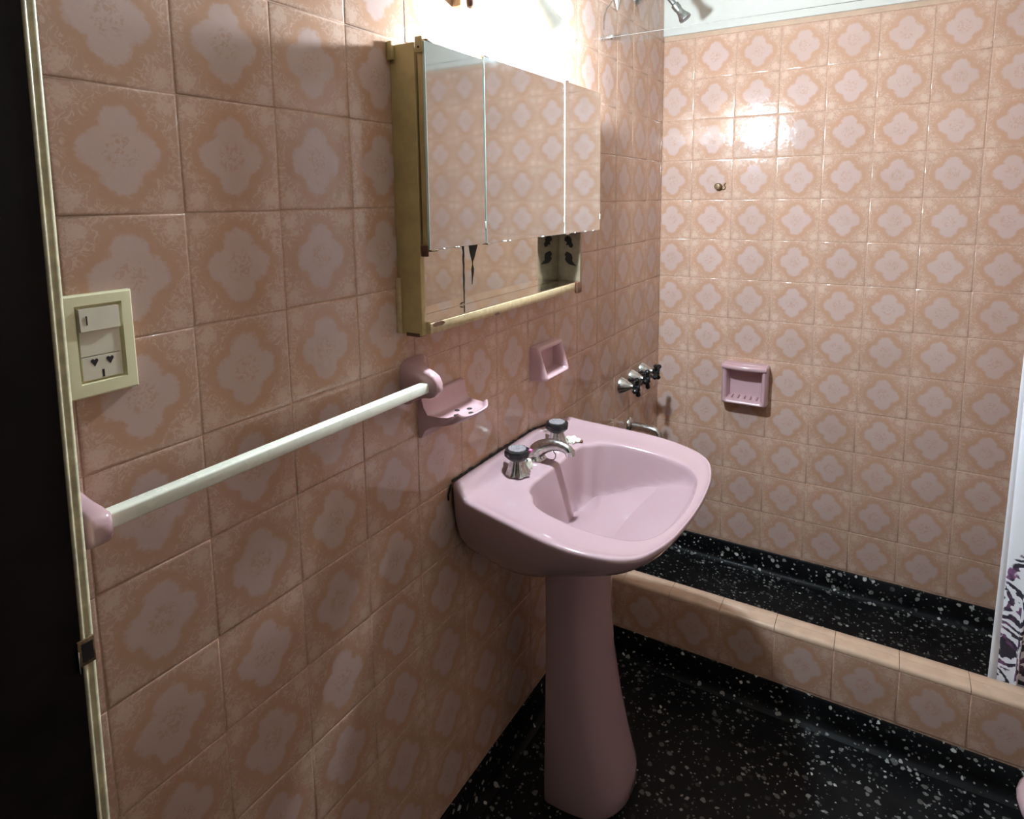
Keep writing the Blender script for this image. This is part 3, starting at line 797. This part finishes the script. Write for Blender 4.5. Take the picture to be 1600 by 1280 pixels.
# ------------------------------------------------------------------ shower fittings
def shower_tap(y, z, ang, label):
    t = thing('shower_tap', (0.0, y, z), label, 'tap', 'shower taps with black cross handles')
    link('escutcheon', bm_mesh(lathe((0.0003, y, z), (1, 0, 0), [(0.030, 0), (0.030, 0.003), (0.027, 0.010), (0.020, 0.024), (0.014, 0.034), (0.010, 0.040), (0.008, 0.052)], 28)), 'chrome', t)
    h = link('handle_hub', bm_mesh(lathe((0.048, y, z), (1, 0, 0), [(0.010, 0), (0.0125, 0.004), (0.0125, 0.022), (0.009, 0.026), (0.003, 0.027)], 20)), 'black', t)
    for k in range(4):
        a = ang + k * math.pi / 2
        dv = Vector((0.12, math.cos(a), math.sin(a))).normalized()
        c = Vector((0.060, y, z))
        bm = tube([c + dv * 0.006, c + dv * 0.022, c + dv * 0.031, c + dv * 0.036], [0.0078, 0.0078, 0.0092, 0.0052], 12)
        link('handle_arm', bm_mesh(bm), 'black', h)
    link('handle_cap', bm_mesh(lathe((0.0745, y, z), (1, 0, 0), [(0.008, 0), (0.008, 0.0015), (0.005, 0.0022)], 16)), 'steel', h)
shower_tap(1.560, 0.798, 0.25, 'black cross-handled shower tap farthest from the tiled corner')
shower_tap(1.666, 0.800, 0.10, 'middle black cross-handled shower tap between the other two')
shower_tap(1.772, 0.802, 0.55, 'black cross-handled shower tap nearest the tiled corner')
ss = thing('shower_spout', (0.0, 1.655, 0.62), 'short chrome filler spout on the wall below the shower taps', 'spout')
link('flange', bm_mesh(lathe((0.0003, 1.655, 0.622), (1, 0, 0), [(0.029, 0), (0.029, 0.003), (0.024, 0.010), (0.016, 0.016)], 24)), 'chrome', ss)
link('spout_pipe', bm_mesh(tube(smooth_path([(0.006, 1.655, 0.622), (0.05, 1.655, 0.621), (0.090, 1.655, 0.618), (0.106, 1.655, 0.610), (0.112, 1.655, 0.596)]), 0.0145, 16)), 'chrome', ss)
link('nozzle', bm_mesh(lathe((0.112, 1.655, 0.598), (0.1, 0, -1), [(0.0158, 0), (0.0158, 0.012), (0.013, 0.013), (0.011, 0.008)], 18)), 'steel', ss)

sh = thing('overhead_shower', (0.0, 1.69, 2.12), 'grey metal shower head on a bent arm above the taps', 'shower head')
link('wall_flange', bm_mesh(lathe((0.0003, 1.672, 2.118), (1, 0, 0), [(0.020, 0), (0.020, 0.003), (0.014, 0.010), (0.010, 0.012)], 20)), 'shmetal', sh)
link('arm', bm_mesh(tube(smooth_path([(0.004, 1.672, 2.118), (0.030, 1.674, 2.132), (0.062, 1.680, 2.142), (0.090, 1.688, 2.130), (0.118, 1.696, 2.096), (0.128, 1.699, 2.083)]), 0.0085, 14)), 'shmetal', sh)
dv = Vector((0.045, 0.012, -0.062)).normalized()
hd = link('rose', bm_mesh(lathe(Vector((0.124, 1.698, 2.088)), dv, [(0.0095, -0.004), (0.0135, 0.0), (0.0135, 0.016), (0.0115, 0.020), (0.0125, 0.032), (0.0175, 0.046), (0.0205, 0.052), (0.0205, 0.060), (0.017, 0.061)], 28)), 'shmetal', sh)
link('rose_face', bm_mesh(lathe(Vector((0.124, 1.698, 2.088)) + dv * 0.0605, dv, [(0.0165, 0), (0.0160, 0.0014), (0.006, 0.0012)], 24)), 'black', hd)

# curtain wire with its chrome wall peg, on the line of the kerb
peg = tag(link('wire_peg', bm_mesh(lathe((0.0003, 1.37, 1.931), (1, 0, 0), [(0.0085, 0), (0.0085, 0.004), (0.0055, 0.005), (0.0055, 0.011), (0.0075, 0.012), (0.0078, 0.032), (0.0060, 0.037), (0.002, 0.038)], 18)), 'steel', at=(0.0, 1.37, 1.931)), 'chrome peg on the tiled wall holding the curtain wire', 'peg')
peg2 = tag(link('wire_peg', bm_mesh(lathe((XR - 0.0003, 1.37, 1.931), (-1, 0, 0), [(0.0085, 0), (0.0085, 0.004), (0.0055, 0.005), (0.0055, 0.011), (0.0075, 0.012), (0.0078, 0.032), (0.002, 0.036)], 18)), 'steel', at=(XR, 1.37, 1.931)), 'chrome peg above the printed shower curtain holding the wire', 'peg')
tag(link('curtain_wire', bm_mesh(tube([(0.030, 1.37, 1.931), (0.8, 1.37, 1.930), (XR - 0.03, 1.37, 1.931)], 0.0010, 8)), 'wirec', at=(0.03, 1.37, 1.931)), 'thin pale curtain wire stretched across above the shower kerb', 'wire')
# white cord loop and cloth tip hanging by the wall beside the peg
tag(link('cord_loop', bm_mesh(tube(smooth_path([(0.004, 1.372, 1.955), (0.004, 1.374, 1.990), (0.005, 1.392, 2.020), (0.005, 1.420, 2.040), (0.006, 1.455, 2.075), (0.006, 1.47, 2.14)]), 0.0010, 8)), 'wirec', at=(0.004, 1.372, 1.955)), 'thin white cord curving up the tiles above the chrome peg', 'cord')
bm = loft([[(0.004, 1.484, 2.040), (0.006, 1.484, 2.040), (0.006, 1.487, 2.040), (0.004, 1.487, 2.040)],
           [(0.004, 1.470, 2.060), (0.011, 1.470, 2.060), (0.008, 1.492, 2.060), (0.004, 1.492, 2.060)],
           [(0.004, 1.446, 2.086), (0.017, 1.448, 2.086), (0.010, 1.500, 2.086), (0.004, 1.500, 2.086)],
           [(0.004, 1.420, 2.150), (0.022, 1.425, 2.150), (0.012, 1.510, 2.150), (0.004, 1.510, 2.150)]])
tag(link('cloth_tip', bm_mesh(bm, angle=70), 'cord', at=(0.004, 1.485, 2.04)), 'pointed tip of white cloth hanging high on the tiled wall', 'cloth')

# screw stub in the back wall
st = thing('wall_screw', (0.222, YC, 1.49), 'rusty metal pipe stub sticking out of the back tiles', 'stub')
link('stub', bm_mesh(lathe((0.222, YC, 1.490), (-0.10, -1, 0.0), [(0.0105, -0.004), (0.0105, 0.012), (0.0125, 0.013), (0.0125, 0.022), (0.010, 0.026), (0.006, 0.027)], 20)), 'rust', st)
link('frayed_ring', bm_mesh(tube(smooth_path([(0.226, YC - 0.002, 1.479), (0.238, YC - 0.003, 1.478), (0.245, YC - 0.002, 1.485), (0.240, YC - 0.003, 1.494), (0.246, YC - 0.002, 1.503)]), 0.0018, 6)), 'rust', st)

# square ceramic soap niche on the back wall
nich = thing('shower_soap_niche', (0.345, YC, 0.665), 'square pink ceramic soap niche on the back shower wall', 'soap niche')
xa, xb, za, zb = 0.262, 0.428, 0.668, 0.826
def sq(ins, d, top=0.0, bot=0.0):
    return [(xa + ins, YC - 1.6 * (d + bot) + 0.0, za + ins), (xb - ins, YC - 1.6 * (d + bot), za + ins), (xb - ins, YC - 1.6 * (d + top), zb - ins), (xa + ins, YC - 1.6 * (d + top), zb - ins)]
rings = [fine(sq(0.0, 0.0003), rad=0.012), fine(sq(0.0, 0.016, 0.004, 0.004), rad=0.012), fine(sq(0.003, 0.023, 0.008, 0.008), rad=0.012), fine(sq(0.009, 0.027, 0.009, 0.009), rad=0.012), fine(sq(0.016, 0.026, 0.009, 0.009), rad=0.010),
         fine(sq(0.021, 0.020, 0.008, 0.008), rad=0.008), fine(sq(0.026, 0.004), rad=0.008), fine(sq(0.032, 0.0028), rad=0.008)]
nb = link('niche_body', bm_mesh(loft(rings), angle=60), 'pinkd', nich)
lip = [[(x, YC - 0.048 - 0.014 * math.sin(math.pi * (x - xa) / (xb - xa)) ** 0.5 + 0.010 * math.cos(t), 0.8155 + 0.0105 * math.sin(t)) for t in [2 * math.pi * i / 14 for i in range(14)]] for x in [xa + 0.003 + (xb - xa - 0.006) * i / 16 for i in range(17)]]
link('grip_bar', bm_mesh(loft(lip), angle=60), 'pinkd', nich)
for i in range(5):
    xx = 0.300 + 0.022 * i
    link('draining_rib', bm_mesh(tube([(xx, YC - 0.008, 0.6965), (xx, YC - 0.038, 0.6955)], 0.0028, 8)), 'pinkd', nich)

# ------------------------------------------------------------------ shower curtain
bm = bmesh.new(); uvl = bm.loops.layers.uv.new('UVMap')
NX, NZ = 150, 60
ZT, ZB = 1.925, 0.16
def curtain_pt(i, j):
    s = i / NX; v = j / NZ
    z = ZB + (ZT - ZB) * v
    cloth = 0.95 * s                       # metres along the cloth
    fold = 2 * math.pi * (cloth / 0.135)
    amp = 0.019 + 0.006 * math.sin(3 * v + 2 * s)
    hi = max(0.0, z - 0.75)
    lean = 0.010 * math.sin(2.2 * v + 0.4) + 0.016 * hi * hi
    x = 1.058 + 0.50 * s + lean + 0.010 * math.sin(fold * 2 + 0.8 * v)
    y = 1.388 + amp * math.sin(fold + 0.9 * math.sin(2.4 * v)) * min(1, 0.35 + s * 4)
    return (x, y, z), (cloth, z)
G = []
for i in range(NX + 1):
    row = []
    for j in range(NZ + 1):
        p, uvc = curtain_pt(i, j); row.append((bm.verts.new(p), uvc))
    G.append(row)
for i in range(NX):
    for j in range(NZ):
        q = (G[i][j], G[i + 1][j], G[i + 1][j + 1], G[i][j + 1])
        f = bm.faces.new([k[0] for k in q]); f.smooth = True
        for l, k in zip(f.loops, q): l[uvl].uv = k[1]
me = bpy.data.meshes.new('curtain'); bm.to_mesh(me); bm.free()
cur = link('curtain_cloth', me, 'curtain', None, at=(1.3, 1.385, ZB))
cur.name = 'shower_curtain'
md = cur.modifiers.new('thick', 'SOLIDIFY'); md.thickness = 0.0012
tag(cur, 'white shower curtain with dark purple ornate print hanging inside the kerb', 'curtain')

# ------------------------------------------------------------------ pink bidet, mostly out of frame
bx, by = 1.345, 0.83
bid = thing('bidet', (bx, by, 0.0), 'pink ceramic bidet standing on the terrazzo floor before the kerb', 'bidet')
def egg(cx, rx, ry, z, n=48):
    return [(cx + rx * math.cos(t) * (1.0 if math.cos(t) > 0 else 1.12), by + ry * math.sin(t), z) for t in [2 * math.pi * i / n for i in range(n)]]
rings = [egg(bx + .03, .19, .11, 0.0), egg(bx + .03, .185, .105, 0.03), egg(bx + .03, .17, .095, 0.14), egg(bx + .01, .21, .125, 0.25), egg(bx, .255, .165, 0.33), egg(bx, .272, .178, 0.365), egg(bx, .275, .181, 0.378),
         egg(bx, .268, .176, 0.388), egg(bx, .235, .145, 0.388), egg(bx, .225, .136, 0.378), egg(bx, .19, .11, 0.30), egg(bx, .10, .06, 0.265)]
link('bidet_bowl', bm_mesh(loft(rings), angle=70), 'pink', bid)
link('bidet_tap', bm_mesh(lathe((bx + 0.235, by, 0.386), (0, 0, 1), [(0.018, 0), (0.014, 0.02), (0.02, 0.03), (0.02, 0.05), (0.01, 0.055)], 20)), 'chrome', bid)
